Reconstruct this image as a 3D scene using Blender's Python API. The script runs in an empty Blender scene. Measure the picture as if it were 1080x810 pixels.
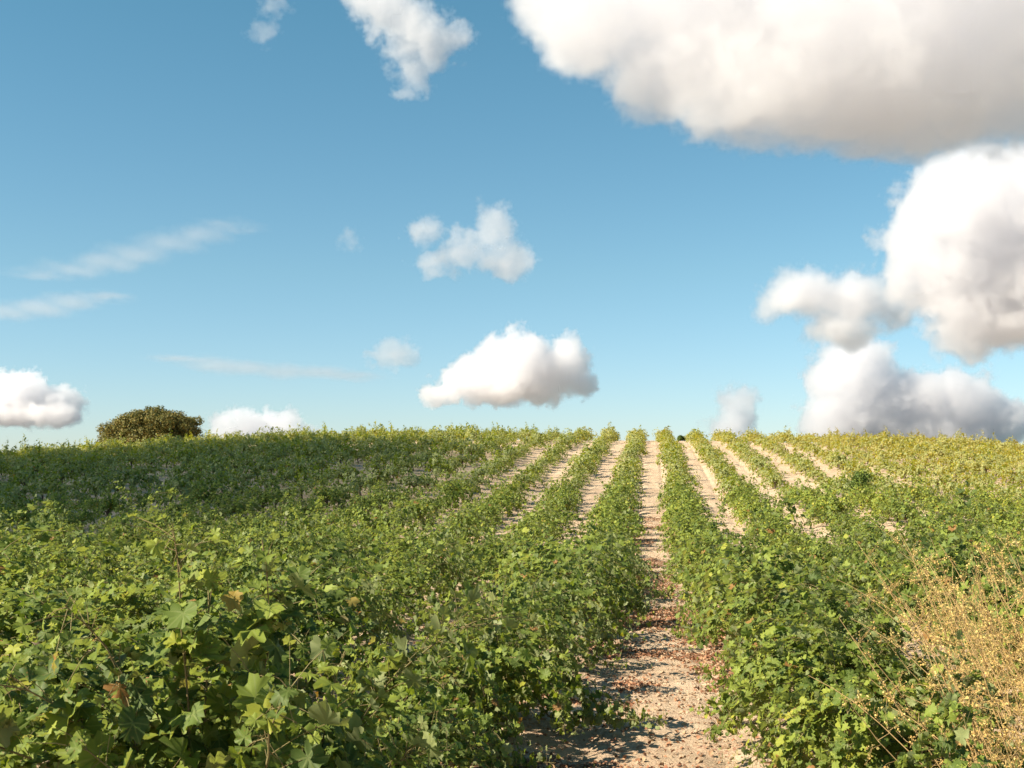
import bpy, math, random
import numpy as np
from mathutils import Vector, Matrix

rng = np.random.default_rng(7)
random.seed(7)
R = math.radians
scene = bpy.context.scene

# ------------------------------------------------------------------ camera, sky, sun, exposure
F = 1300.0            # focal length in pixels of a 1080 px wide picture
CAM_H = 2.3
HOR = 500.0           # picture row of the true horizon
YAW = math.atan(147 / F)
PITCH = math.atan((HOR - 405) / F)
cam_d = bpy.data.cameras.new('camera')
cam = bpy.data.objects.new('camera', cam_d)
scene.collection.objects.link(cam)
cam_d.sensor_width = 36
cam_d.lens = 36 * F / 1080
cam_d.clip_start = 0.05
cam_d.clip_end = 60000
cam.location = (0, 0, CAM_H)
cam.rotation_euler = (math.pi / 2 + PITCH, 0, YAW)
scene.camera = cam
cam_d.dof.use_dof = True
cam_d.dof.focus_distance = 14
cam_d.dof.aperture_fstop = 16.0

SUN_EL, SUN_AZ = R(38), R(-117)     # azimuth from +Y, positive towards +X
sun_dir = Vector((math.cos(SUN_EL) * math.sin(SUN_AZ), math.cos(SUN_EL) * math.cos(SUN_AZ), math.sin(SUN_EL)))
sd = bpy.data.lights.new('sun', 'SUN')
sd.energy = 5.0
sd.angle = R(0.5)
sd.color = (1.0, 0.90, 0.74)
so = bpy.data.objects.new('sun', sd)
scene.collection.objects.link(so)
so.rotation_euler = sun_dir.to_track_quat('Z', 'Y').to_euler()

w = bpy.data.worlds.new('World')
scene.world = w
w.use_nodes = True
nt = w.node_tree
nt.nodes.clear()
sky = nt.nodes.new('ShaderNodeTexSky')
sky.sky_type = 'NISHITA'
sky.sun_disc = False
sky.sun_elevation = SUN_EL
sky.sun_rotation = SUN_AZ
sky.altitude = 200
sky.air_density = 1.0
sky.dust_density = 0.25
sky.ozone_density = 1.6
tint = nt.nodes.new('ShaderNodeMix')
tint.data_type = 'RGBA'
tint.blend_type = 'MULTIPLY'
tint.inputs[0].default_value = 1.0
tcx = nt.nodes.new('ShaderNodeTexCoord')
tsp = nt.nodes.new('ShaderNodeSeparateXYZ')
nt.links.new(tcx.outputs['Generated'], tsp.inputs[0])
trp = nt.nodes.new('ShaderNodeValToRGB')          # air colour by height above the horizon
trp.color_ramp.elements[0].position = 0.02
trp.color_ramp.elements[0].color = (0.68, 0.78, 0.94, 1)
trp.color_ramp.elements[1].position = 0.36
trp.color_ramp.elements[1].color = (0.54, 0.90, 0.84, 1)
te = trp.color_ramp.elements.new(0.16)
te.color = (0.66, 0.86, 0.84, 1)
nt.links.new(tsp.outputs[2], trp.inputs[0])
nt.links.new(trp.outputs[0], tint.inputs[7])
bg = nt.nodes.new('ShaderNodeBackground')
bg.inputs[1].default_value = 0.065
wo = nt.nodes.new('ShaderNodeOutputWorld')
nt.links.new(sky.outputs[0], tint.inputs[6])
nt.links.new(tint.outputs[2], bg.inputs[0])
nt.links.new(bg.outputs[0], wo.inputs[0])

scene.view_settings.view_transform = 'Standard'
scene.view_settings.look = 'None'
scene.view_settings.exposure = 1.28
scene.view_settings.gamma = 1
cy = scene.cycles
cy.max_bounces = 12
cy.diffuse_bounces = 3
cy.glossy_bounces = 2
cy.transmission_bounces = 4
cy.transparent_max_bounces = 8
cy.volume_bounces = 12
cy.volume_step_rate = 2.0
cy.volume_max_steps = 256
cy.sample_clamp_indirect = 6
cy.caustics_reflective = False
cy.caustics_refractive = False


# ------------------------------------------------------------------ helpers
def tag(o, label=None, cat=None, group=None, kind=None):
    if label: o['label'] = label
    if cat: o['category'] = cat
    if group: o['group'] = group
    if kind: o['kind'] = kind
    return o


def link(o, parent=None):
    scene.collection.objects.link(o)
    if parent is not None:
        o.parent = parent
    return o


def smooth(e0, e1, x):
    t = np.clip((x - e0) / (e1 - e0), 0, 1)
    return t * t * (3 - 2 * t)


_perm = np.random.default_rng(3).random((256, 256))


def vnoise(x, y):
    xi = np.floor(x).astype(int); yi = np.floor(y).astype(int)
    fx = x - xi; fy = y - yi
    fx = fx * fx * (3 - 2 * fx); fy = fy * fy * (3 - 2 * fy)
    a = _perm[xi & 255, yi & 255]; b = _perm[(xi + 1) & 255, yi & 255]
    c = _perm[xi & 255, (yi + 1) & 255]; d = _perm[(xi + 1) & 255, (yi + 1) & 255]
    return (a * (1 - fx) + b * fx) * (1 - fy) + (c * (1 - fx) + d * fx) * fy


def fbm(x, y, o=4):
    s = 0; a = 0.5; t = 0
    for k in range(o):
        s = s + a * vnoise(x + 17.3 * k, y + 9.1 * k); t += a
        x = x * 2.03; y = y * 2.03; a *= 0.5
    return s / t


def build_mesh(name, verts, faces_flat, loop_total, mats, smooth_shade=True, pattr=None, uv=None, mat_idx=None):
    """verts (n,3); faces_flat = vertex indices of all loops; loop_total = loops per face (array)."""
    me = bpy.data.meshes.new(name)
    verts = np.asarray(verts, dtype=np.float32)
    faces_flat = np.asarray(faces_flat, dtype=np.int32).ravel()
    loop_total = np.asarray(loop_total, dtype=np.int32)
    me.vertices.add(len(verts)); me.vertices.foreach_set('co', verts.ravel())
    me.loops.add(len(faces_flat)); me.loops.foreach_set('vertex_index', faces_flat)
    me.polygons.add(len(loop_total))
    ls = np.zeros(len(loop_total), dtype=np.int32); ls[1:] = np.cumsum(loop_total)[:-1]
    me.polygons.foreach_set('loop_start', ls)
    me.polygons.foreach_set('loop_total', loop_total)
    for m in mats: me.materials.append(m)
    if mat_idx is not None:
        me.polygons.foreach_set('material_index', np.asarray(mat_idx, dtype=np.int32))
    me.update(calc_edges=True)
    me.polygons.foreach_set('use_smooth', np.full(len(loop_total), smooth_shade, dtype=bool))
    for k, v in (pattr or {}).items():
        a = me.attributes.new(k, 'FLOAT', 'POINT'); a.data.foreach_set('value', np.asarray(v, dtype=np.float32).ravel())
    if uv is not None:
        l = me.uv_layers.new(name='UVMap'); l.data.foreach_set('uv', np.asarray(uv, dtype=np.float32)[faces_flat].ravel())
    return me


# ------------------------------------------------------------------ node helper
class NT:
    def __init__(self, name):
        self.m = bpy.data.materials.new(name); self.m.use_nodes = True
        self.t = self.m.node_tree; self.t.nodes.clear()

    def n(self, typ, ins=None, **kw):
        nd = self.t.nodes.new(typ)
        for k, v in kw.items(): setattr(nd, k, v)
        for k, v in (ins or {}).items():
            if isinstance(v, bpy.types.NodeSocket): self.t.links.new(v, nd.inputs[k])
            else: nd.inputs[k].default_value = v
        return nd

    def math(self, op, a, b=0.0, clamp=False):
        nd = self.n('ShaderNodeMath', {0: a, 1: b}, operation=op); nd.use_clamp = clamp
        return nd.outputs[0]

    def mix(self, f, a, b, typ='MIX'):
        nd = self.n('ShaderNodeMix', {0: f, 6: a, 7: b}, data_type='RGBA', blend_type=typ)
        return nd.outputs[2]

    def ramp(self, f, stops):
        nd = self.n('ShaderNodeValToRGB', {0: f})
        el = nd.color_ramp.elements
        while len(el) < len(stops): el.new(0.5)
        for e, (p, c) in zip(el, stops):
            e.position = p; e.color = (*c, 1) if len(c) == 3 else c
        return nd.outputs[0]

    def attr(self, name):
        return self.n('ShaderNodeAttribute', attribute_name=name).outputs['Fac']


def leaf_material():
    t = NT('vine_leaf')
    rnd = t.attr('leaf_rand')
    hue = t.attr('plant_hue')            # only on the far mass; 0 elsewhere
    oi = t.n('ShaderNodeObjectInfo').outputs['Random']
    geo = t.n('ShaderNodeNewGeometry')
    sep = t.n('ShaderNodeSeparateXYZ', {0: geo.outputs['Position']})
    big = t.n('ShaderNodeTexNoise', {'Vector': geo.outputs['Position'], 'Scale': 0.16, 'Detail': 2.0}).outputs[0]
    small = t.n('ShaderNodeTexNoise', {'Vector': geo.outputs['Position'], 'Scale': 9.0, 'Detail': 2.0}).outputs[0]
    # leaves turn yellower on the dry crest and on the right-hand slope
    yl = t.math('MULTIPLY', t.n('ShaderNodeMapRange', {0: sep.outputs[1], 1: 55.0, 2: 122.0}).outputs[0], 0.30)
    xr = t.n('ShaderNodeMapRange', {0: sep.outputs[0], 1: -12.0, 2: 18.0}).outputs[0]
    yr = t.n('ShaderNodeMapRange', {0: sep.outputs[1], 1: 18.0, 2: 75.0}).outputs[0]
    yl = t.math('ADD', yl, t.math('MULTIPLY', t.math('MULTIPLY', xr, yr), 0.33))
    v = t.math('ADD', t.math('MULTIPLY', rnd, 0.62), t.math('MULTIPLY', oi, 0.10))
    v = t.math('ADD', v, t.math('MULTIPLY', t.math('ADD', big, -0.5), 0.45))
    v = t.math('ADD', v, t.math('MULTIPLY', hue, 0.14))
    v = t.math('ADD', v, yl, clamp=True)
    col = t.ramp(v, [(0.0, (0.040, 0.075, 0.014)), (0.27, (0.115, 0.165, 0.024)), (0.53, (0.255, 0.305, 0.042)),
                     (0.76, (0.42, 0.38, 0.036)), (1.0, (0.54, 0.40, 0.05))])
    # a few dead or reddish leaves
    dead = t.n('ShaderNodeMapRange', {0: rnd, 1: 0.972, 2: 0.985}).outputs[0]
    col = t.mix(dead, col, (0.30, 0.135, 0.045, 1))
    # veins from the leaf's own coordinates
    uv = t.n('ShaderNodeUVMap').outputs[0]
    su = t.n('ShaderNodeSeparateXYZ', {0: uv})
    vein = None
    for a in (0, 48, -48, 108, -108):
        dx, dy = math.sin(R(a)), math.cos(R(a))
        al = t.math('ADD', t.math('MULTIPLY', su.outputs[0], dx), t.math('MULTIPLY', su.outputs[1], dy))
        pe = t.math('ABSOLUTE', t.math('SUBTRACT', t.math('MULTIPLY', su.outputs[0], dy), t.math('MULTIPLY', su.outputs[1], dx)))
        k = t.math('MULTIPLY', t.n('ShaderNodeMapRange', {0: pe, 1: 0.045, 2: 0.012}).outputs[0], t.math('GREATER_THAN', al, 0.02))
        vein = k if vein is None else t.math('MAXIMUM', vein, k)
    col = t.mix(t.math('MULTIPLY', vein, 0.45), col, (0.24, 0.27, 0.09, 1))
    col = t.mix(t.math('MULTIPLY', small, 0.35), col, (0.11, 0.13, 0.045, 1))
    sp = t.n('ShaderNodeTexVoronoi', {'Vector': geo.outputs['Position'], 'Scale': 75.0}).outputs[0]
    sm = t.n('ShaderNodeTexNoise', {'Vector': geo.outputs['Position'], 'Scale': 5.0, 'Detail': 1.0}).outputs[0]
    sp = t.math('MULTIPLY', t.n('ShaderNodeMapRange', {0: sp, 1: 0.30, 2: 0.18}).outputs[0], t.n('ShaderNodeMapRange', {0: sm, 1: 0.50, 2: 0.62}).outputs[0])
    col = t.mix(t.math('MULTIPLY', sp, 0.75), col, (0.20, 0.12, 0.04, 1))
    pale = t.mix(0.62, col, (0.27, 0.285, 0.15, 1))          # underside: paler, downy
    col = t.mix(geo.outputs['Backfacing'], col, pale)
    bump = t.n('ShaderNodeBump', {'Height': small, 'Strength': 0.35, 'Distance': 0.02}).outputs[0]
    bs = t.n('ShaderNodeBsdfPrincipled', {'Base Color': col, 'Roughness': 0.58, 'Specular IOR Level': 0.22, 'Normal': bump})
    tc = t.mix(1.0, col, (1.5, 1.55, 0.55, 1), 'MULTIPLY')
    tr = t.n('ShaderNodeBsdfTranslucent', {0: tc})
    ms = t.n('ShaderNodeMixShader', {0: 0.34, 1: bs.outputs[0], 2: tr.outputs[0]})
    t.n('ShaderNodeOutputMaterial', {0: ms.outputs[0]})
    return t.m


def plain_leaf_material(name, stops, transl=0.25, rough=0.6, red=False):
    t = NT(name)
    rnd = t.attr('leaf_rand')
    geo = t.n('ShaderNodeNewGeometry')
    nz = t.n('ShaderNodeTexNoise', {'Vector': geo.outputs['Position'], 'Scale': 1.4, 'Detail': 3.0}).outputs[0]
    v = t.math('ADD', t.math('MULTIPLY', rnd, 0.7), t.math('MULTIPLY', nz, 0.4), clamp=True)
    col = t.ramp(v, stops)
    bs = t.n('ShaderNodeBsdfPrincipled', {'Base Color': col, 'Roughness': rough, 'Specular IOR Level': 0.3})
    tr = t.n('ShaderNodeBsdfTranslucent', {0: col})
    ms = t.n('ShaderNodeMixShader', {0: transl, 1: bs.outputs[0], 2: tr.outputs[0]})
    t.n('ShaderNodeOutputMaterial', {0: ms.outputs[0]})
    return t.m


def wood_material(name, a, b, scale=30):
    t = NT(name)
    co = t.n('ShaderNodeTexCoord').outputs['Object']
    mp = t.n('ShaderNodeMapping', {0: co, 3: (1, 1, 0.2)}).outputs[0]
    nz = t.n('ShaderNodeTexNoise', {'Vector': mp, 'Scale': scale, 'Detail': 5.0, 'Roughness': 0.7}).outputs[0]
    col = t.ramp(nz, [(0.3, a), (0.7, b)])
    bump = t.n('ShaderNodeBump', {'Height': nz, 'Strength': 0.9, 'Distance': 0.02}).outputs[0]
    bs = t.n('ShaderNodeBsdfPrincipled', {'Base Color': col, 'Roughness': 0.9, 'Normal': bump})
    t.n('ShaderNodeOutputMaterial', {0: bs.outputs[0]})
    return t.m


def soil_material():
    t = NT('sandy_soil')
    pos = t.n('ShaderNodeNewGeometry').outputs['Position']
    n1 = t.n('ShaderNodeTexNoise', {'Vector': pos, 'Scale': 0.55, 'Detail': 5.0, 'Roughness': 0.6}).outputs[0]
    n2 = t.n('ShaderNodeTexNoise', {'Vector': pos, 'Scale': 9.0, 'Detail': 7.0, 'Roughness': 0.72}).outputs[0]
    n3 = t.n('ShaderNodeTexNoise', {'Vector': pos, 'Scale': 60.0, 'Detail': 5.0, 'Roughness': 0.7}).outputs[0]
    col = t.ramp(n1, [(0.3, (0.39, 0.275, 0.165)), (0.55, (0.51, 0.38, 0.245)), (0.75, (0.61, 0.485, 0.33))])
    col = t.mix(t.n('ShaderNodeMapRange', {0: n2, 1: 0.42, 2: 0.68}).outputs[0], col, (0.42, 0.27, 0.17, 1))
    col = t.mix(t.math('MULTIPLY', t.n('ShaderNodeMapRange', {0: n3, 1: 0.35, 2: 0.75}).outputs[0], 0.45), col, (0.66, 0.54, 0.41, 1))
    # crumbled red-brown leaf litter trodden into the sand
    mp = t.n('ShaderNodeMapping', {0: pos, 3: (0.8, 1.6, 1.0)}).outputs[0]
    m1 = t.n('ShaderNodeTexNoise', {'Vector': mp, 'Scale': 0.9, 'Detail': 6.0, 'Roughness': 0.75}).outputs[0]
    lit = t.n('ShaderNodeMapRange', {0: m1, 1: 0.53, 2: 0.63}).outputs[0]
    vo = t.n('ShaderNodeTexVoronoi', {'Vector': pos, 'Scale': 26.0}).outputs[0]
    lit = t.math('MULTIPLY', lit, t.n('ShaderNodeMapRange', {0: vo, 1: 0.55, 2: 0.30}).outputs[0])
    col = t.mix(t.math('MULTIPLY', lit, 0.75), col, (0.29, 0.125, 0.075, 1))
    ln = t.n('ShaderNodeVectorMath', {0: pos}, operation='LENGTH').outputs['Value']
    far = t.n('ShaderNodeMapRange', {0: ln, 1: 170.0, 2: 260.0}).outputs[0]
    fn = t.n('ShaderNodeTexVoronoi', {'Vector': pos, 'Scale': 0.004}).outputs[1]
    fcol = t.mix(0.35, (0.19, 0.145, 0.095, 1), fn, 'SOFT_LIGHT')
    col = t.mix(far, col, fcol)
    h = t.math('ADD', t.math('MULTIPLY', n2, 1.0), t.math('MULTIPLY', n3, 0.35))
    bump = t.n('ShaderNodeBump', {'Height': h, 'Strength': 0.8, 'Distance': 0.09}).outputs[0]
    bs = t.n('ShaderNodeBsdfPrincipled', {'Base Color': col, 'Roughness': 0.95, 'Specular IOR Level': 0.15, 'Normal': bump})
    t.n('ShaderNodeOutputMaterial', {0: bs.outputs[0]})
    return t.m


M_LEAF = leaf_material()
M_TRUNK = wood_material('vine_bark', (0.045, 0.03, 0.02), (0.14, 0.10, 0.07))
M_CANE = wood_material('vine_cane', (0.13, 0.085, 0.035), (0.22, 0.19, 0.07), 12)
M_SOIL = soil_material()

# ------------------------------------------------------------------ ground
_py = np.array([-3000, -100, 0, 8, 14, 24, 35, 47, 56, 65, 77, 90, 104, 119, 128, 140, 160, 200, 300, 600, 4000.])
_pz = np.array([0, 0, 0, 0, -.02, -.28, -.5, -.1, .42, 1.05, 2.15, 3.35, 4.55, 5.65, 5.95, 5.75, 4.6, 1.0, -6, -14, -25.])
_ty = np.arange(-60, 700, 0.5)
_tz = np.interp(_ty, _py, _pz)
_k = np.exp(-0.5 * (np.arange(-16, 17) * 0.5 / 3.0) ** 2); _k /= _k.sum()
_tz = np.convolve(np.pad(_tz, 16, mode='edge'), _k, mode='valid')
S = 2.8


def ground_z(x, y, detail=True):
    x = np.asarray(x, dtype=float); y = np.asarray(y, dtype=float)
    z = np.where((y > -55) & (y < 690), np.interp(y, _ty, _tz), np.interp(y, _py, _pz))
    ramp = smooth(30, 112, y)
    c = np.clip(x + 15, -120, 120)
    z = z - ramp * np.where(c > 0, 5.6e-4, 7.9e-4) * c * c * (1 - 0.0)
    z = z - 0.25 * smooth(25, 45, y) * (1 - smooth(55, 75, y)) * smooth(0, 20, -x)
    z = z + 0.5 * (fbm(x * 0.02 + 5, y * 0.02, 2) - 0.5) * smooth(20, 60, y)
    if detail:
        near = 1 - smooth(140, 200, y)
        z = z + near * 0.10 * (fbm(x * 0.7, y * 0.7, 3) - 0.5)
        z = z + near * 0.085 * (fbm(x * 3.1, y * 3.1 + 3, 4) - 0.5)
        z = z + near * 0.030 * (fbm(x * 8.7, y * 8.7 + 3, 2) - 0.5)
        for xr_ in (-.62, .62):      # faint wheel ruts in every path
            dx_ = ((x / S + .5) % 1.0 - .5) * S - xr_
            z = z - near * 0.035 * np.exp(-(dx_ / .13) ** 2) * (.4 + fbm(x * .3, y * .5, 2))
        fr = np.abs(((x / S) % 1.0) - 0.5)          # 0 on the vine rows
        z = z + near * 0.07 * (1 - smooth(0.0, 0.3, fr))
    return z


def axis(fine0, fine1, step, grow, lo, hi):
    a = list(np.arange(fine0, fine1, step))
    s = step; v = a[-1]
    while v < hi:
        s *= grow; v += s; a.append(v)
    s = step; v = a[0]; b = []
    while v > lo:
        s *= grow; v -= s; b.append(v)
    return np.array(b[::-1] + a)


gx = axis(-2.0, 4.0, 0.06, 1.045, -4000, 4000)
gy = axis(7.5, 22, 0.06, 1.012, -400, 6000)
GX, GY = np.meshgrid(gx, gy)
V = np.stack([GX.ravel(), GY.ravel(), ground_z(GX, GY).ravel()], 1)
nx, ny = len(gx), len(gy)
i0 = (np.arange(ny - 1)[:, None] * nx + np.arange(nx - 1)[None, :]).ravel()
q = np.stack([i0, i0 + 1, i0 + nx + 1, i0 + nx], 1)
me = build_mesh('ground', V, q, np.full(len(q), 4), [M_SOIL])
g = link(bpy.data.objects.new('ground', me))
tag(g, 'sandy vineyard soil rising to a rounded crest', None, None, 'structure')

# ------------------------------------------------------------------ leaves


def outline(l):
    if l == 0:
        half = [(0, 1.0), (9, .84), (15, .83), (27, .72), (38, .84), (50, .93), (60, .80), (68, .80), (82, .68), (97, .78),
                (110, .80), (124, .70), (140, .70), (158, .60), (172, .34)]
    elif l == 1:
        half = [(0, 1.0), (26, .62), (50, .92), (80, .56), (112, .76), (150, .52)]
    else:
        half = [(0, 1.0), (52, .88), (118, .72)]
    pts = [(math.sin(R(a)) * r, math.cos(R(a)) * r) for a, r in half]
    oth = [(-x, y) for x, y in pts[1:]][::-1]
    pts = pts + ([(0.0, -0.08)] if l < 2 else [(0.0, -0.35)]) + oth
    return np.array(pts)


OUT = {l: outline(l) for l in (0, 1, 2)}


def leaf_geo(P, N, A, size, lod, r_, curl):
    """P (n,3) blade base, N normals, A axis towards tip, size (n). Returns verts, flat, totals, rand, uv."""
    n = len(P)
    A = A - (A * N).sum(1, keepdims=True) * N
    A /= np.linalg.norm(A, axis=1, keepdims=True) + 1e-9
    B = np.cross(A, N)
    if lod == 3:
        o = np.array([[0, 1.0], [0.8, 0.25], [0, -0.5], [-0.8, 0.25]])
        z = np.array([0.0, 0.22, 0.0, 0.22])
        fold = curl[:, None] * z[None]
        W = P[:, None] + size[:, None, None] * (B[:, None] * o[None, :, :1] + A[:, None] * o[None, :, 1:] + N[:, None] * fold[..., None])
        idx = (np.arange(n) * 4)[:, None] + np.arange(4)[None]
        return W.reshape(-1, 3), idx.ravel(), np.full(n, 4), np.repeat(r_, 4), np.tile(o * 0 + 5, (n, 1))
    o = OUT[lod]
    m = len(o)
    c = np.array([[0.0, 0.12]])
    o = np.vstack([c, o])
    jit = 1 + 0.10 * rng.standard_normal((n, m + 1)) if lod < 2 else np.ones((n, m + 1))
    X = o[None, :, 0] * jit; Y = o[None, :, 1] * jit
    rr = X * X + Y * Y
    c1 = curl[:, None]
    tw = rng.normal(0, .22, (n, 1)); fo = np.abs(rng.normal(0, .25, (n, 1)))
    Z = -0.36 * c1 * rr + fo * np.abs(X) * 0.8 + tw * X * Y + 0.11 * rng.standard_normal((n, m + 1)) * (rr > .2)
    W = P[:, None] + size[:, None, None] * (B[:, None] * X[..., None] + A[:, None] * Y[..., None] + N[:, None] * Z[..., None])
    a = np.arange(m)
    if lod == 2:
        m5 = m
        tri = np.stack([np.zeros(m5, int), 1 + a, 1 + (a + 1) % m5], 1)
    else:
        tri = np.stack([np.zeros(m, int), 1 + a, 1 + (a + 1) % m], 1)
    idx = (np.arange(n) * (m + 1))[:, None, None] + tri[None]
    idx = idx[..., ::-1]
    return W.reshape(-1, 3), idx.ravel(), np.full(n * len(tri), 3), np.repeat(r_, m + 1), np.tile(o, (n, 1))


def tube(path, rad, sides):
    """verts, quads of a tube along a path of points with a radius each"""
    path = np.asarray(path); n = len(path)
    t = np.gradient(path, axis=0); t /= np.linalg.norm(t, axis=1, keepdims=True) + 1e-9
    ref = np.where(np.abs(t[:, 2:3]) > 0.9, np.array([[1.0, 0, 0]]), np.array([[0, 0, 1.0]]))
    u = np.cross(t, ref); u /= np.linalg.norm(u, axis=1, keepdims=True) + 1e-9
    v = np.cross(t, u)
    a = np.arange(sides) * 2 * math.pi / sides
    ring = path[:, None] + np.asarray(rad)[:, None, None] * (np.cos(a)[None, :, None] * u[:, None] + np.sin(a)[None, :, None] * v[:, None])
    i = np.arange(n - 1)[:, None] * sides; j = np.arange(sides)[None]
    qd = np.stack([i + j, i + (j + 1) % sides, i + sides + (j + 1) % sides, i + sides + j], -1).reshape(-1, 4)
    return ring.reshape(-1, 3), qd


class Acc:
    def __init__(self): self.v = []; self.f = []; self.t = []; self.r = []; self.u = []; self.n = 0

    def add(self, v, f, t, r=None, u=None):
        self.v.append(v); self.f.append(np.asarray(f).ravel() + self.n); self.t.append(t)
        self.r.append(np.zeros(len(v)) if r is None else r)
        self.u.append(np.full((len(v), 2), 5.0) if u is None else u)
        self.n += len(v)

    def tube(self, path, rad, sides=4):
        v, qd = tube(path, rad, sides); self.add(v, qd, np.full(len(qd), 4))

    def mesh(self, name, mats, sm=True):
        return build_mesh(name, np.vstack(self.v), np.concatenate(self.f), np.concatenate(self.t), mats, sm,
                          {'leaf_rand': np.concatenate(self.r)}, np.vstack(self.u))


def norm(v): return v / (np.linalg.norm(v, axis=-1, keepdims=True) + 1e-9)


SUNV = np.array(sun_dir)


def vine(lod, ncane=26, length=1.5, leafstep=0.06, lsize=0.075, upright=0.0, lat=1, wide=1.0, droop=1.0):
    """one bush vine: returns (leaf Acc, cane Acc, trunk Acc)"""
    L, Cn, Tk = Acc(), Acc(), Acc()
    hz = rng.uniform(.38, .5)
    P, D, SZ, AX = [], [], [], []
    for c in range(ncane):
        az = 2 * math.pi * (c + rng.uniform(-.4, .4)) / ncane * (1 if True else 0)
        el = R(rng.uniform(25, 82)) if rng.random() > upright else R(rng.uniform(70, 88))
        ln = length * rng.uniform(.65, 1.15) * (1.25 if rng.random() < .14 else 1)
        g_ = droop * rng.uniform(.6, 1.5) * (0.35 if rng.random() < upright else 1)
        d = np.array([math.cos(az) * math.cos(el) * wide, math.sin(az) * math.cos(el), math.sin(el)])
        p = np.array([0.12 * math.cos(az), .12 * math.sin(az), hz])
        ns = 14; ds = ln / ns
        pts = [p.copy()]
        for k in range(ns):
            d = d + np.array([0, 0, -g_ * 0.17 * (1 + k / ns)]) * (ds / .1) + rng.normal(0, .09, 3)
            d /= np.linalg.norm(d)
            p = p + d * ds
            if p[2] < 0.10: p[2] = 0.10; d[2] = abs(d[2]) * .3
            pts.append(p.copy())
        pts = np.array(pts)
        Cn.tube(pts, np.linspace(.0065, .002, len(pts)), 4 if lod == 0 else 3)
        m = int(ln / leafstep)
        for rep in range(1 + lat):
            s = np.sort(rng.uniform(.10, 1.0, m)) * ns
            i = np.clip(s.astype(int), 0, ns - 1); f = (s - i)[:, None]
            q_ = pts[i] * (1 - f) + pts[i + 1] * f
            dr = norm(rng.normal(0, 1, (m, 3)) + np.array([0, 0, .35]))
            off = rng.uniform(.03, .09, m) if rep == 0 else rng.uniform(.05, .19, m)
            base = q_ + dr * off[:, None]
            if lod == 0:
                for a_, b_ in zip(q_[::1], base[::1]):
                    Cn.tube(np.array([a_, (a_ + b_) / 2 + [0, 0, .008], b_]), [.0016, .0014, .0012], 3)
            P.append(base); AX.append(dr)
            tipf = 1 - .55 * smooth(.78, 1.0, s / ns)
            SZ.append(lsize * rng.uniform(.5, 1.35, m) * tipf)
            D.append(s / ns)
    P = np.vstack(P); AX = np.vstack(AX); SZ = np.concatenate(SZ); D = np.concatenate(D)
    P[:, 2] = np.maximum(P[:, 2], 0.06)
    n = len(P)
    ctr = np.array([0, 0, .45])
    outw = norm(P - ctr)
    N = norm(outw * .80 + np.array([0, 0, .22]) + SUNV * .22 + rng.normal(0, .50, (n, 3)))
    A = norm(AX * .4 + outw * .35 + np.array([0, 0, -.8]) + rng.normal(0, .35, (n, 3)))
    r_ = rng.random(n)
    r_ = np.where(r_ < .965, r_ * .80 + .16 * smooth(.8, 1, D), .95 + (r_ - .965) * 1.4)
    L.add(*leaf_geo(P, N, A, SZ, lod, r_, rng.normal(.25, .8, n)))
    # trunk: a short gnarled stump with three or four arms
    tp = np.array([[0, 0, -.12], [.015, .01, .08], [-.02, .02, .2], [.01, -.01, hz - .08], [0, 0, hz + .02]])
    tp[1:4, :2] += rng.normal(0, .02, (3, 2))
    Tk.tube(tp, [.075, .058, .05, .06, .045], 9)
    for k in range(4):
        a = k * math.pi / 2 + rng.uniform(-.5, .5)
        e = np.array([math.cos(a), math.sin(a), .7]) * .2
        Tk.tube(np.array([tp[3], tp[3] + e * .5 + rng.normal(0, .01, 3), tp[3] + e]), [.04, .028, .018], 6)
    return L, Cn, Tk


def variant(name, lod, **kw):
    L, Cn, Tk = vine(lod, **kw)
    me_t = Tk.mesh(name + '_trunk', [M_TRUNK]); me_c = Cn.mesh(name + '_canes', [M_CANE]); me_l = L.mesh(name + '_foliage', [M_LEAF])
    return me_t, me_c, me_l


VA = [variant('near', 0, ncane=32, length=1.5, leafstep=.038, lsize=.061, wide=1.0) for _ in range(4)]
VT = variant('tall', 0, ncane=42, length=1.22, leafstep=.028, lsize=.063, upright=.5, wide=1.1)
VB = [variant('mid', 1, ncane=27, length=1.45, leafstep=.050, lsize=.065) for _ in range(5)]
VC = [variant('far', 2, ncane=24, length=1.35, leafstep=.056, lsize=.068) for _ in range(5)]

# ------------------------------------------------------------------ vine positions
rows = range(-27, 22)
cand = []
for i in rows:
    x0 = S * i + S / 2
    y = 2.6 + rng.uniform(0, 1.2)
    k = 0
    while y < 134:
        x = x0 + rng.normal(0, .07 if y < 30 else .14) + 0.10 * math.sin(y * .09 + i)
        r = x / y
        # frame is x/y from about -0.53 to 0.30
        if -0.62 - 2.2 / y < r < 0.36 + 2.2 / y:
            miss = rng.random() < (0.02 if y < 40 else 0.05 if x > -12 else 0.10)
            if not miss: cand.append((i, k, x, y))
        k += 1
        y += rng.uniform(1.45, 1.95) * (1.25 if x0 < -9 and y > 30 else 1.10 if y > 34 else 1.0)
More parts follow.
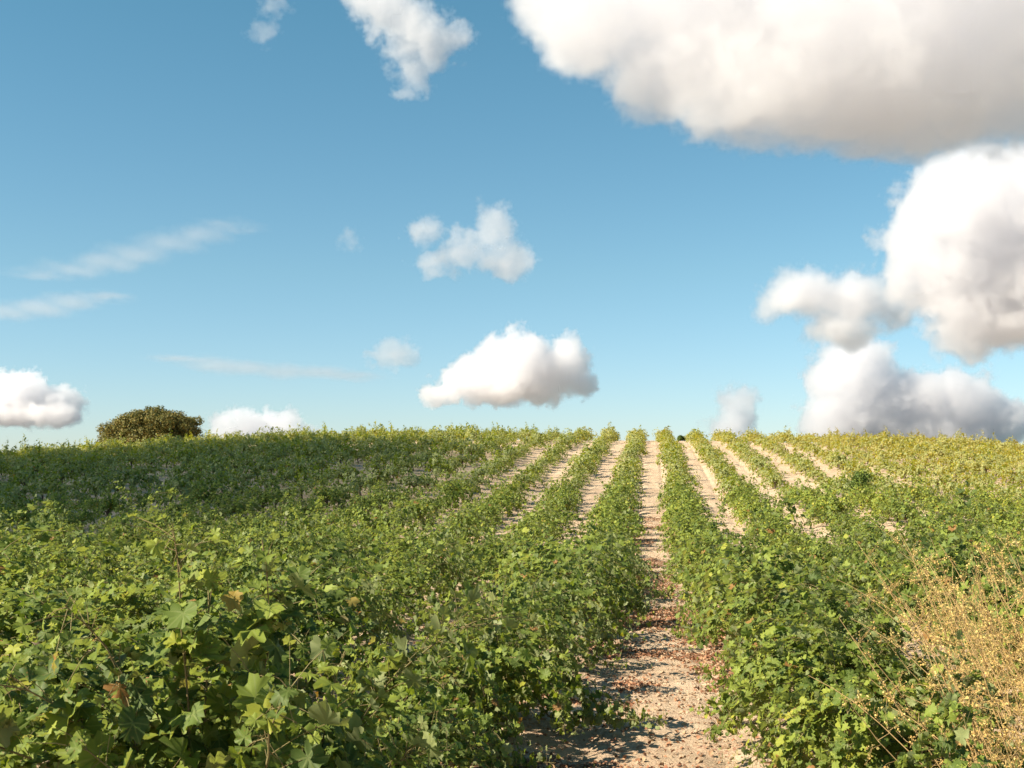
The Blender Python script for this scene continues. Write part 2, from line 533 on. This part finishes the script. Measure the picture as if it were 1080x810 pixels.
# clear what stands on the camera
cand = [c for c in cand if math.hypot(c[2], c[3]) > 4.2 and not (c[0] == 0 and c[3] < 4.3)]
inside = [c for c in cand if -0.53 - .9 / c[3] < c[2] / c[3] < 0.302 + .9 / c[3]]
inside.sort(key=lambda c: math.hypot(c[2], c[3]))
indiv = inside[:300]
ids = set((c[0], c[1]) for c in indiv)
rest = [c for c in cand if (c[0], c[1]) not in ids]
ORD = ['first', 'second', 'third', 'fourth', 'fifth', 'sixth', 'seventh', 'eighth', 'ninth', 'tenth', 'eleventh', 'twelfth', 'thirteenth', 'fourteenth',
       'fifteenth', 'sixteenth', 'seventeenth', 'eighteenth', 'nineteenth', 'twentieth', 'twenty-first', 'twenty-second', 'twenty-third', 'twenty-fourth',
       'twenty-fifth', 'twenty-sixth', 'twenty-seventh', 'twenty-eighth', 'twenty-ninth', 'thirtieth', 'thirty-first', 'thirty-second', 'thirty-third',
       'thirty-fourth', 'thirty-fifth', 'thirty-sixth', 'thirty-seventh', 'thirty-eighth', 'thirty-ninth', 'fortieth', 'forty-first', 'forty-second']
by_row = {}
for c in indiv: by_row.setdefault(c[0], []).append(c)
order = {}
for i, cs in by_row.items():
    for k, c in enumerate(sorted(cs, key=lambda c: c[3])): order[(c[0], c[1])] = k


def vine_label(c):
    i = c[0]; k = order[(c[0], c[1])]
    side = 'right of' if i >= 0 else 'left of'
    rn = i if i >= 0 else -i - 1
    rowtxt = f'{ORD[rn]} row {side} the sandy path'
    return rowtxt, k


tall_key = min(indiv, key=lambda c: abs(c[2] + 1.4) * 3 + abs(c[3] - 4.0))
tall_key = (tall_key[0], tall_key[1])
adj_near = 'large-leaved green bush vine'
adj_mid = 'bushy green vine'
adj_far = 'low green vine'
for n_, c in enumerate(indiv):
    i, k, x, y = c
    dist = math.hypot(x, y)
    key = (i, k)
    if key == tall_key: var = VT
    elif dist < 12.5: var = VA[n_ % 4]
    elif dist < 33: var = VB[int(rng.integers(5))]
    else: var = VC[int(rng.integers(5))]
    e = bpy.data.objects.new('grapevine', None)
    e.empty_display_size = .3
    link(e)
    if key == tall_key: x, y = -1.42, 4.05
    e.location = (x, y, float(ground_z(x, y)) )
    e.rotation_euler = (0, 0, rng.uniform(0, 6.28))
    s = (rng.uniform(.84, 1.12) if dist < 30 else rng.uniform(.74, 1.16)) * (1.06 if dist < 30 else 1.0)
    sz = s * rng.uniform(.80, 1.12)
    if i <= -2 and dist < 16: s *= 1.22; sz *= .98
    if i == 0 and y < 8: s *= .82; sz *= .9
    if x < -9 and dist > 26: s *= .94; sz *= 1.06
    if -3 <= i <= 5 and y > (34 if i in (0, -1) else 20): s *= .85; sz *= .95
    if key == tall_key: s, sz = 1.0, 1.13
    if i in (0, -1) and 6 < y < 22:
        q_ = .84 + .16 * smooth(11, 16, y)
        x += (.16 if i == 0 else -.16)
        if i == -1 and 7.6 < y < 10.6: q_ = .76; x -= .22
        s *= q_; sz *= (1 + q_) / 2
        e.location = (x, y, float(ground_z(x, y)))
    e.scale = (s, s, sz)
    for nm, me_ in zip(('trunk', 'canes', 'foliage'), var):
        if nm == 'canes' and dist > 33: continue
        link(bpy.data.objects.new(nm, me_), e)
    rowtxt, kk = vine_label(c)
    if key == tall_key: lab = 'tall vine with upright pale shoots, standing above its neighbours at lower left'
    else:
        a = adj_near if dist < 12.5 else adj_mid if dist < 33 else adj_far
        lab = f'{a}, {ORD[kk]} from the camera, {rowtxt}'
    tag(e, lab, 'grapevine', 'bush vines planted in rows up the hill')

# ---- the other vines, farther up the hill: one mass
protoD = []
for k in range(9):
    L, Cn, Tk = vine(3, ncane=18, length=rng.uniform(1.05, 1.3), leafstep=.068, lsize=.086, lat=1)
    protoD.append((np.vstack(L.v), np.concatenate(L.r), np.vstack(Tk.v), np.concatenate(Tk.f), np.concatenate(Tk.t)))
vs, fs, ts, rs, hs, mi = [], [], [], [], [], []
off = 0
for (i, k, x, y) in rest:
    lv, lr, tv, tf, tt = protoD[int(rng.integers(len(protoD)))]
    if y > 60:      # fewer, slightly larger leaves where they are a pixel or two
        pass
    a = rng.uniform(0, 6.28); ca, sa = math.cos(a), math.sin(a)
    s = rng.uniform(.70, 1.22) * (.97 if x < -10 else .84 if i <= 6 else 1.0); sz = s * rng.uniform(.85, 1.25) * (1.10 if x < -10 else 1.0)
    gz = float(ground_z(x, y))
    hue = rng.random()
    for vv, f, t_, r_, m_ in ((lv, np.arange(len(lv)), np.full(len(lv) // 4, 4), lr, 0), (tv, tf, tt, np.zeros(len(tv)), 1)):
        if m_ == 1 and y > 90: continue
        W = np.empty_like(vv)
        W[:, 0] = (vv[:, 0] * ca - vv[:, 1] * sa) * s + x
        W[:, 1] = (vv[:, 0] * sa + vv[:, 1] * ca) * s + y
        W[:, 2] = vv[:, 2] * sz + gz
        vs.append(W); fs.append(f + off); ts.append(t_); rs.append(r_); hs.append(np.full(len(vv), hue)); mi.append(np.full(len(t_), m_))
        off += len(vv)
me = build_mesh('far_vines', np.vstack(vs), np.concatenate(fs), np.concatenate(ts), [M_LEAF, M_TRUNK], False,
                {'leaf_rand': np.concatenate(rs), 'plant_hue': np.concatenate(hs)}, None, np.concatenate(mi))
fv = link(bpy.data.objects.new('vine_foliage', me))
tag(fv, 'distant rows of bush vines covering the upper hillside to the crest', 'vineyard', None, 'stuff')
print('vines', len(indiv), 'rest', len(rest), 'verts', off)


# ------------------------------------------------------------------ tree on the crest, shrubs
def px(xp, yp, Y):
    """the point at distance Y (along the rows) seen at picture coordinates xp, yp"""
    c = Vector(((xp - 540) / F, (405 - yp) / F, -1.0))
    d = Matrix.Rotation(YAW, 3, 'Z') @ Matrix.Rotation(math.pi / 2 + PITCH, 3, 'X') @ c
    return Vector((0, 0, CAM_H)) + d * (Y / d.y)


def clump_crown(blobs, n, size, lod, ztop=None):
    """leaves on and in a union of ellipsoid clumps"""
    A_ = Acc(); P, N = [], []
    tot = sum(b[3] ** 2 for b in blobs)
    for (bx, by, bz, br, sq) in blobs:
        m = int(n * br * br / tot)
        d = norm(rng.normal(0, 1, (m, 3)))
        r = br * (1 - .42 * rng.random(m) ** 1.6) * (1 + .16 * rng.standard_normal(m))
        p = np.array([bx, by, bz]) + d * r[:, None] * np.array([1, 1, sq])
        P.append(p); N.append(d)
    P = np.vstack(P); N = np.vstack(N); n = len(P)
    N = norm(N * .8 + rng.normal(0, .6, (n, 3)) + [0, 0, .3])
    Ax = norm(rng.normal(0, 1, (n, 3)))
    A_.add(*leaf_geo(P, N, Ax, size * rng.uniform(.6, 1.3, n), lod, rng.random(n), rng.normal(0, .6, n)))
    return A_


M_OAK = plain_leaf_material('oak_leaf', [(0.0, (0.05, 0.065, 0.016)), (.4, (0.12, 0.125, 0.03)), (.8, (0.22, 0.175, 0.04)), (1, (0.32, 0.19, 0.045))])
M_BARK = wood_material('oak_bark', (0.05, 0.04, 0.03), (0.13, 0.11, 0.09), 8)
base = px(158, 470, 150)
tz = float(ground_z(base.x, 150, False))
tree = link(bpy.data.objects.new('oak_tree', None)); tree.location = (base.x, 150, tz - .35); tree.scale = (1.09, 1.05, 1.0)
top = px(158, 427, 150).z - tz
W2 = 6.1
bl = []
for k in range(150):
    a = k * 2.39996; rr = W2 * .93 * math.sqrt((k + .5) / 150)
    x_, y_ = rr * math.cos(a), rr * math.sin(a) * .85
    q_ = rr / W2
    cap = top - .85 - (top * .42) * (abs(x_ - .9) / (W2 + .9 if x_ < .9 else W2 - .9)) ** (1.9 if x_ < .9 else 2.6) - (top * .25) * (abs(y_) / W2) ** 2
    if rng.random() < .9: bl.append((x_ + rng.normal(0, .15), y_, cap + rng.normal(0, .36), rng.uniform(.4, .95), rng.uniform(.7, .9)))
    if q_ > .45 and rng.random() < .75: bl.append((x_, y_, cap - rng.uniform(.9, 2.6), rng.uniform(.7, 1.1), .85))
cr = clump_crown(bl, 56000, .12, 3)
link(bpy.data.objects.new('crown', cr.mesh('tree_crown', [M_OAK], False)), tree)
tk = Acc()
tk.tube(np.array([[0, 0, -.4], [.1, 0, .8], [0, .1, 1.7], [.1, 0, 2.6]]), [.55, .42, .38, .32], 12)
for k in range(9):
    a = k * .7 + rng.uniform(-.2, .2); r_ = rng.uniform(2.4, 4.8)
    tk.tube(np.array([[0.05, .05, 1.7 + .08 * k], [r_ * .35 * math.cos(a), r_ * .35 * math.sin(a), 2.9], [r_ * .7 * math.cos(a), r_ * .7 * math.sin(a), 3.8],
                      [r_ * math.cos(a), r_ * math.sin(a), 4.9]]), [.2, .14, .09, .04], 7)
link(bpy.data.objects.new('trunk', tk.mesh('tree_trunk', [M_BARK])), tree)
tag(tree, 'broad domed oak with brownish green crown alone on the hill crest', 'tree')

M_SHRUB = plain_leaf_material('shrub_leaf', [(0, (0.045, 0.08, 0.014)), (.5, (0.085, 0.13, 0.02)), (1, (0.14, 0.19, 0.03))])
for (xp, yp, Y, h, label) in ((909, 522, 62, 1.5, 'small dark green shrub among the paler vines, right of the bare paths'),
                              (717, 463, 129, .6, 'small dark shrub on the crest beside the top of the path')):
    p = px(xp, yp, Y); gz = float(ground_z(p.x, Y))
    r_ = link(bpy.data.objects.new('shrub', None)); r_.location = (p.x, Y, gz)
    bl = [(rng.normal(0, .16), rng.normal(0, .16), h * rng.uniform(.3, .85), h * .27, 1.1) for _ in range(14)]
    link(bpy.data.objects.new('foliage', clump_crown(bl, 2600, .055, 2).mesh('shrub_foliage', [M_SHRUB])), r_)
    t_ = Acc()
    for k in range(5):
        t_.tube(np.array([[0, 0, -.05], [.1 * math.cos(k * 1.3), .1 * math.sin(k * 1.3), h * .35], [.2 * math.cos(k * 1.3), .2 * math.sin(k * 1.3), h * .75]]), [.025, .015, .008], 5)
    link(bpy.data.objects.new('stem', t_.mesh('shrub_stem', [M_TRUNK])), r_)
    tag(r_, label, 'shrub')

# ------------------------------------------------------------------ dry weeds beside the right-hand row
M_STRAW = plain_leaf_material('dry_straw', [(0, (0.52, 0.34, 0.14)), (.5, (0.70, 0.51, 0.24)), (1, (0.78, 0.64, 0.38))], .35, .7)
M_SEED = plain_leaf_material('dry_seed', [(0, (0.52, 0.26, 0.09)), (.5, (0.72, 0.50, 0.16)), (1, (0.80, 0.66, 0.26))], .4, .8)
M_WLEAF = plain_leaf_material('weed_leaf', [(0, (0.24, 0.24, 0.06)), (.5, (0.46, 0.36, 0.12)), (1, (0.60, 0.42, 0.15))], .4, .7)


def weed(h, nst, lean, spread):
    St, Hd, Lf = Acc(), Acc(), Acc()
    P, N = [], []; Q = []
    for k in range(nst):
        a = rng.uniform(0, 6.283); sp = spread * rng.uniform(.1, 1)
        end = np.array([math.cos(a) * sp, math.sin(a) * sp, h * rng.uniform(.55, 1.05)]) + np.array(lean) * rng.uniform(.3, 1.1)
        b0 = np.array([math.cos(a), math.sin(a), 0]) * .1
        mid = (b0 + end) / 2 + np.array([0, 0, .16 * h]) + rng.normal(0, .15, 3)
        tt = np.linspace(0, 1, 9)[:, None]
        pts = (1 - tt) ** 2 * b0 + 2 * tt * (1 - tt) * mid + tt ** 2 * end
        pts[1:] += np.cumsum(rng.normal(0, .009, (8, 3)), 0)
        St.tube(pts, np.linspace(.0055, .0018, 9), 4)
        nb = int(rng.integers(5, 10))
        for b in range(nb):
            u = rng.uniform(.35, .97); i = int(u * 8); p = pts[i]
            d = norm(rng.normal(0, 1, 3) + np.array([0, 0, .9])); bl_ = rng.uniform(.12, .38) * (1.25 - u)
            e_ = p + d * bl_; m_ = p + d * bl_ * .5 + rng.normal(0, .02, 3)
            St.tube(np.array([p, m_, e_]), [.0024, .0018, .001], 3)
            for w_ in range(3):
                q0 = p + (e_ - p) * rng.uniform(.3, 1); d2 = norm(d + rng.normal(0, .8, 3)); q1 = q0 + d2 * rng.uniform(.04, .13)
                St.tube(np.array([q0, q1]), [.0014, .0008], 3)
                c_ = int(rng.integers(5, 11))
                P.append(q0 + (q1 - q0) * rng.uniform(0, 1.15, (c_, 1)) + rng.normal(0, .009, (c_, 3)))
            Q.append(p + (e_ - p) * rng.uniform(.1, .9, (2, 1)) + rng.normal(0, .02, (2, 3)))
    P = np.vstack(P); n = len(P)
    Hd.add(*leaf_geo(P, norm(rng.normal(0, 1, (n, 3))), norm(rng.normal(0, 1, (n, 3))), rng.uniform(.004, .011, n), 3, rng.random(n), rng.normal(0, 1, n)))
    Q = np.vstack(Q); n = len(Q)
    Lf.add(*leaf_geo(Q, norm(rng.normal(0, 1, (n, 3))), norm(rng.normal(0, 1, (n, 3))), rng.uniform(.007, .017, n), 2, rng.random(n), rng.normal(0, 1, n)))
    return St.mesh('weed_stems', [M_STRAW]), Hd.mesh('weed_seed_heads', [M_SEED], False), Lf.mesh('weed_leaves', [M_WLEAF])


WV = [weed(1.55, 34, (-.4, .1, 0), .7), weed(1.3, 36, (-.3, -.1, 0), .8), weed(1.78, 28, (-.8, .2, 0), .7)]
spots = [(2.35, 7.4, 1, .95, 'tangled straw-coloured dry weed, lowest of the dry clump by the right edge'),
         (3.0, 8.6, 0, 1.05, 'dense golden dry weed with yellow leaves at the right edge'),
         (2.15, 9.3, 2, .92, 'leaning dry weed whose long bare stems reach over the vine leaves'),
         (2.75, 10.5, 0, 1.1, 'tall pale orange dry weed in the middle of the dry clump'),
         (3.7, 10.9, 1, 1.15, 'bushy dry weed close against the right frame edge'),
         (2.6, 12.4, 2, 1.0, 'orange topped dry weed, highest of the clump above the vines'),
         (3.9, 13.8, 0, 1.05, 'faded dry weed at the back of the clump near the right edge'),
         (1.35, 6.4, 1, .72, 'yellowing dry weed tangled into the vine nearest the lower right corner'),
         (1.55, 7.2, 2, .9, 'feathery golden weed rising beside the vines low on the right edge'),
         (1.75, 8.1, 1, .62, 'short brown dry weed under the right row of vines')]
for (x, y, v_, s, lab) in spots:
    x += .60
    r_ = link(bpy.data.objects.new('dry_weed', None)); r_.location = (x, y, float(ground_z(x, y))); r_.scale = (s, s, s)
    r_.rotation_euler = (0, 0, rng.uniform(-.5, .5))
    for nm, me_ in zip(('stem', 'seed_head', 'foliage'), WV[v_]): link(bpy.data.objects.new(nm, me_), r_)
    tag(r_, lab, 'dry weed', 'dry weeds growing between the right-hand rows')

# ------------------------------------------------------------------ litter, clods, grass on the paths
M_LITTER = plain_leaf_material('dead_leaf', [(0, (0.12, 0.055, 0.03)), (.4, (0.26, 0.115, 0.06)), (.7, (0.36, 0.19, 0.10)), (1, (0.5, 0.36, 0.22))], .1, .8)
n = 220000
lx = rng.uniform(-1.35, 1.35, n); ly = 8 + 50 * rng.random(n) ** 1.8
extra = rng.random(n) < .25
lx = np.where(extra, lx + S * rng.integers(-2, 4, n), lx)
mask = fbm(lx * .9 + 3, ly * .65 + 1, 4)
mask = mask + .12 * np.exp(-((lx - .15) / .5) ** 2 - ((ly - 9.2) / .7) ** 2)
keep = rng.random(n) < smooth(.44, .60, mask) * .85 + .04
lx, ly = lx[keep], ly[keep]; n = len(lx)
Lt = Acc()
P = np.stack([lx, ly, ground_z(lx, ly) + rng.uniform(.004, .025, n)], 1)
N = norm(rng.normal(0, .45, (n, 3)) + [0, 0, 1]); Ax = norm(rng.normal(0, 1, (n, 3)))
Lt.add(*leaf_geo(P, N, Ax, rng.uniform(.006, .030, n), 2, rng.random(n), rng.normal(1.2, 1.6, n)))
o = link(bpy.data.objects.new('fallen_leaves', Lt.mesh('fallen_leaves', [M_LITTER])))
tag(o, 'curled red-brown fallen vine leaves scattered over the sandy path', 'leaf litter', None, 'stuff')

import bmesh
bm = bmesh.new(); bmesh.ops.create_icosphere(bm, subdivisions=1, radius=1)
iv = np.array([v.co[:] for v in bm.verts]); it = np.array([[v.index for v in f.verts] for f in bm.faces]); bm.free()
n = 9000
cx = rng.uniform(-1.4, 1.4, n) + np.where(rng.random(n) < .25, S * rng.integers(-2, 4, n), 0); cy_ = 7.5 + 35 * rng.random(n) ** 1.7
sz = .006 + .030 * rng.random(n) ** 4
cv = iv[None] * (1 + .25 * rng.standard_normal((n, len(iv), 1))) * (sz[:, None, None] * np.array([1, 1, .65])) + np.stack([cx, cy_, ground_z(cx, cy_) + sz * .3], 1)[:, None]
ct = it[None] + (np.arange(n) * len(iv))[:, None, None]
o = link(bpy.data.objects.new('gravel', build_mesh('gravel', cv.reshape(-1, 3), ct.ravel(), np.full(n * len(it), 3), [M_SOIL], False)))
tag(o, 'small clods and pebbles lying on the sandy path', 'gravel', None, 'stuff')

M_GRASS = plain_leaf_material('grass_blade', [(0, (0.12, 0.16, 0.04)), (.5, (0.26, 0.28, 0.07)), (1, (0.42, 0.36, 0.12))], .3, .6)
Gr = Acc()
for (gx_, gy_, sp, m) in ((-.33, 9.3, .28, 420), (-.12, 9.0, .2, 220), (-.55, 12.8, .2, 160), (-.45, 15.5, .2, 120), (.95, 10.6, .2, 160)):
    a = rng.normal(0, 1, (m, 2)) * sp + [gx_, gy_]
    for k in range(m):
        b = np.array([a[k, 0], a[k, 1], float(ground_z(a[k, 0], a[k, 1])) - .005]); d = rng.normal(0, .35, 3) + [0, 0, 1]; hh = rng.uniform(.02, .075)
        p1 = b + d * hh * .6; p2 = b + d * hh + np.array([*rng.normal(0, .012, 2), 0]); s_ = norm(np.cross(d, rng.normal(0, 1, 3))) * .0028
        Gr.add(np.array([b - s_, b + s_, p1 + s_ * .8, p1 - s_ * .8, p2]), [0, 1, 2, 3, 3, 2, 4], np.array([4, 3]), np.full(5, rng.random()))
o = link(bpy.data.objects.new('grass', Gr.mesh('grass', [M_GRASS])))
tag(o, 'sparse short yellow-green grass growing in the path sand', 'grass', None, 'stuff')



# ------------------------------------------------------------------ clouds
def cloud_material():
    t = NT('cloud_vapour')
    return t


def cloud(name, Y, blobs, vox, dens, label, amp=.55, nscale=60, base=None, depth=.5, seed=0, det=5, thr=.0, soft=.35, colour=(1, .985, .965), cat='cloud', group='white clouds in the blue sky', centre=None, unit=None, warp=27, fine=11, famp=.62):
    """A heap of vapour Y metres away. blobs: (x, y, rx, ry[, dz]) as picture-sized lobes that are given real depth.
    The density field is evaluated once into a grid."""
    u = unit or Y / F                       # metres per picture pixel at that distance
    xs = [b[0] for b in blobs]; ys = [b[1] for b in blobs]
    if centre is None:
        cxp, cyp = (min(xs) + max(xs)) / 2, (min(ys) + max(ys)) / 2
        c = px(cxp, cyp, Y)
    else: cxp, cyp, c = 0, 0, Vector(centre)
    ng = bpy.data.node_groups.new(name + '_nodes', 'GeometryNodeTree')
    ng.interface.new_socket('Geometry', in_out='OUTPUT', socket_type='NodeSocketGeometry')
    N = ng.nodes; Lk = ng.links

    def n(t, ins=None, **kw):
        nd = N.new(t)
        for k, v in kw.items(): setattr(nd, k, v)
        for k, v in (ins or {}).items():
            if isinstance(v, bpy.types.NodeSocket): Lk.new(v, nd.inputs[k])
            else: nd.inputs[k].default_value = v
        return nd
    def m(op, a, b=0., c_=None):
        ins = {0: a, 1: b}
        if c_ is not None: ins[2] = c_
        return n('ShaderNodeMath', ins, operation=op).outputs[0]
    pos = n('GeometryNodeInputPosition').outputs[0]
    off = n('ShaderNodeVectorMath', {0: pos, 1: (seed * 977., seed * 331., 0)}, operation='ADD').outputs[0]
    wn = n('ShaderNodeTexNoise', {'Vector': off, 'Scale': 1 / (nscale * u * 1.1), 'Detail': 6.0, 'Roughness': .62}).outputs[1]
    wv = n('ShaderNodeVectorMath', {0: wn, 1: (.5, .5, .5)}, operation='SUBTRACT').outputs[0]
    wv = n('ShaderNodeVectorMath', {0: wv, 'Scale': warp * u * 2}, operation='SCALE').outputs[0]
    wp = n('ShaderNodeVectorMath', {0: pos, 1: wv}, operation='ADD').outputs[0]
    f = None; lo = [1e9] * 3; hi = [-1e9] * 3
    rr = random.Random(seed)
    for b in blobs:
        bx, bz = (b[0] - cxp) * u, -(b[1] - cyp) * u
        rx, rz = b[2] * u, b[3] * u
        ry = (rx * depth + rz * .4) if len(b) < 6 else b[5] * u
        by = (b[4] * u if len(b) > 4 else rr.uniform(-.3, .3) * rx)
        d = n('ShaderNodeVectorMath', {0: wp, 1: (bx, by, bz)}, operation='SUBTRACT').outputs[0]
        d = n('ShaderNodeVectorMath', {0: d, 1: (1 / rx, 1 / ry, 1 / rz)}, operation='MULTIPLY').outputs[0]
        d = n('ShaderNodeVectorMath', {0: d}, operation='LENGTH').outputs['Value']
        k = m('SUBTRACT', 1.0, d)
        f = k if f is None else m('SMOOTH_MAX', f, k, .18)
        e = 1.35
        for q_, (cc, r3) in enumerate(((bx, rx), (by, ry), (bz, rz))):
            lo[q_] = min(lo[q_], cc - r3 * e); hi[q_] = max(hi[q_], cc + r3 * e)
    nz = n('ShaderNodeTexNoise', {'Vector': off, 'Scale': 1 / (nscale * u), 'Detail': float(det), 'Roughness': .66}).outputs[0]
    f = m('ADD', f, m('MULTIPLY', m('SUBTRACT', nz, .5), amp * 2))
    fz = n('ShaderNodeTexNoise', {'Vector': off, 'Scale': 1 / (fine * u), 'Detail': 3.0, 'Roughness': .6}).outputs[0]
    fz = m('ABSOLUTE', m('SUBTRACT', m('MULTIPLY', fz, 2.0), 1.0))       # billows: rounded heads, sharp creases
    f = m('ADD', f, m('MULTIPLY', m('SUBTRACT', fz, .22), famp))
    if base is not None:                    # flatter underside
        sz = n('ShaderNodeSeparateXYZ', {0: wp}).outputs[2]
        bz = -(base - cyp) * u
        f = m('SUBTRACT', f, m('MULTIPLY', m('MAXIMUM', m('SUBTRACT', bz, sz), 0.), 1 / (22 * u)))
    dn = n('ShaderNodeMapRange', {0: f, 1: thr, 2: thr + soft, 3: 0., 4: 1.}, interpolation_type='SMOOTHSTEP').outputs[0]
    dim = [hi[q_] - lo[q_] for q_ in range(3)]
    vc = n('GeometryNodeVolumeCube', {'Density': dn, 'Min': tuple(lo), 'Max': tuple(hi)})
    for q_, ax in enumerate('XYZ'):
        vc.inputs['Resolution ' + ax].default_value = max(8, min(260, int(dim[q_] / (vox * u))))
    mt = NT(name + '_vapour')
    pv = mt.n('ShaderNodeVolumePrincipled', {'Color': (*colour, 1), 'Density': dens * 1.25 / (10 * u), 'Anisotropy': 0.5})
    mt.n('ShaderNodeOutputMaterial', {1: pv.outputs[0]})
    sm = n('GeometryNodeSetMaterial', {'Geometry': vc.outputs[0], 'Material': mt.m})
    out = n('NodeGroupOutput', {0: sm.outputs[0]})
    vd = bpy.data.volumes.new(name)
    o = link(bpy.data.objects.new('cloud', vd))
    o.location = c; o.rotation_euler = (0, 0, YAW)
    md = o.modifiers.new('vapour', 'NODES'); md.node_group = ng
    tag(o, label, cat, group)
    return o


WH = (.952, .946, .955)
cloud('cumulus', 5200, [(545, 382, 46, 38), (500, 402, 44, 26), (592, 388, 36, 34), (470, 415, 28, 15), (540, 408, 66, 22), (608, 402, 24, 22)],
      1.3, .75, 'bright puffy white cloud standing alone low over the middle of the crest', base=428, nscale=30, seed=1, colour=WH, soft=.17, amp=.68)
cloud('overcast_bank', 1700, [(625, 10, 95, 72), (715, 40, 95, 80), (780, 85, 85, 92), (870, 70, 120, 112), (965, 65, 130, 112), (1075, 50, 150, 108),
      (800, -25, 240, 60), (1040, -25, 260, 66)],
      2.7, .17, 'huge white cloud with mauve grey underside filling the upper right corner', base=150, nscale=85, seed=2, colour=WH, soft=.15, amp=.72, fine=20, famp=.42, depth=.6, warp=52)
cloud('right_tower', 3400, [(1010, 225, 75, 62), (1075, 215, 90, 68), (998, 290, 65, 60), (1062, 305, 80, 62), (1100, 260, 90, 110), (1030, 345, 60, 34), (962, 250, 36, 44)],
      1.9, .38, 'tall white cloud heap cut by the right frame edge under the huge cloud', nscale=44, fine=16, famp=.5, warp=38, seed=3, colour=WH, soft=.17, amp=.68)
cloud('right_middle', 4600, [(845, 312, 46, 32), (895, 318, 52, 38), (824, 322, 28, 24), (885, 348, 50, 26), (935, 330, 30, 30)],
      1.5, .62, 'medium ragged white cloud left of the tall cloud heap', nscale=36, seed=4, colour=WH, soft=.55)
cloud('right_low', 7000, [(905, 395, 52, 42), (958, 425, 66, 42), (1010, 428, 58, 42), (1052, 440, 44, 30), (900, 440, 60, 34), (980, 455, 100, 24)],
      1.6, .62, 'broad pale cloud bank resting on the right end of the crest line', nscale=38, seed=5, depth=.55, colour=WH, soft=.17, amp=.68)
cloud('small_right', 7500, [(780, 430, 28, 24), (775, 448, 34, 18), (788, 420, 14, 14)],
      1.5, .55, 'small hazy cloud puff just above the crest, right of the path', nscale=24, seed=6, colour=WH, soft=.35)
cloud('top_middle', 1900, [(412, 12, 46, 34), (445, 42, 46, 42), (430, 78, 26, 26), (476, 44, 32, 22), (395, -8, 46, 30), (428, 102, 18, 11)],
      1.5, .25, 'ragged wispy white cloud at the top edge, left of the huge cloud', nscale=34, seed=7, colour=WH, soft=.35, amp=1.0)
cloud('top_left', 1900, [(288, 6, 20, 18), (274, 32, 17, 16)],
      1.4, .10, 'thin torn cloud scrap at the top edge', nscale=20, seed=8, colour=WH, soft=.35, amp=1.1)
cloud('middle', 3600, [(522, 240, 28, 30), (532, 272, 34, 28), (492, 262, 30, 24), (458, 280, 28, 15), (447, 245, 21, 16)],
      1.3, .26, 'soft pinkish white cloud cluster in the middle of the sky', nscale=26, seed=9, colour=WH, soft=.35, amp=.95)
cloud('faint_puff', 3600, [(368, 252, 13, 17)], 1.2, .10, 'tiny faint cloud puff alone in the blue, middle height', nscale=14, seed=10, colour=WH, soft=.6)
cloud('low_puff', 5600, [(418, 373, 30, 17), (402, 378, 18, 12)], 1.3, .26, 'small dim cloud beside the bright puffy cloud', nscale=20, seed=11, colour=WH, soft=.35)
cloud('left_low', 6200, [(15, 418, 46, 30), (68, 428, 27, 27), (-20, 428, 60, 34), (35, 440, 62, 18)],
      1.5, .75, 'flat based white cloud cut by the left frame edge', base=446, nscale=34, seed=12, colour=WH, soft=.17, amp=.68)
cloud('behind_tree', 7600, [(250, 448, 40, 18), (290, 448, 42, 17), (318, 456, 24, 13), (265, 458, 60, 14)],
      1.5, .6, 'long low white cloud behind the crest beside the oak', nscale=24, seed=13, colour=WH, soft=.17, amp=.68)


def streak(name, Y, x0, y0, x1, y1, th, n_, dens, label, seed):
    bl = []
    for k in range(n_):
        t_ = k / (n_ - 1)
        bl.append((x0 + (x1 - x0) * t_, y0 + (y1 - y0) * t_ + 3 * math.sin(5 * t_), abs(x1 - x0) / n_ * 1.7, th * (.5 + .8 * math.sin(math.pi * t_)), 0, 60))
    cloud(name, Y, bl, 1.6, dens, label, nscale=40, seed=seed, colour=WH, soft=1.0, amp=.6, warp=8, famp=.3, group='thin cirrus streaks in the left of the sky')


streak('cirrus_high', 9000, 40, 292, 250, 240, 10, 7, .10, 'long thin cirrus streak rising to the right, uppermost of the streaks', 20)
streak('cirrus_mid', 9000, -30, 332, 110, 315, 10, 5, .13, 'short cirrus streak touching the left frame edge', 21)
streak('cirrus_low', 9000, 190, 378, 375, 400, 9, 6, .12, 'faint flat cirrus streak between the oak and the bright puffy cloud', 22)
# the cloud up-sun of the slope, outside the picture, that shades the left hillside
tt = 260 / sun_dir.z
cloud('shading', 0, [(0, 0, 42, 12, 0, 64), (-18, 2, 34, 11, -18, 44), (10, -2, 30, 11, 26, 38)], 2.5, .8, 'low cloud outside the frame shading the left hillside',
      nscale=22, seed=30, colour=WH, soft=.4, centre=Vector((-43, 58, 1)) + sun_dir * tt, unit=1.0, amp=.35, warp=8)
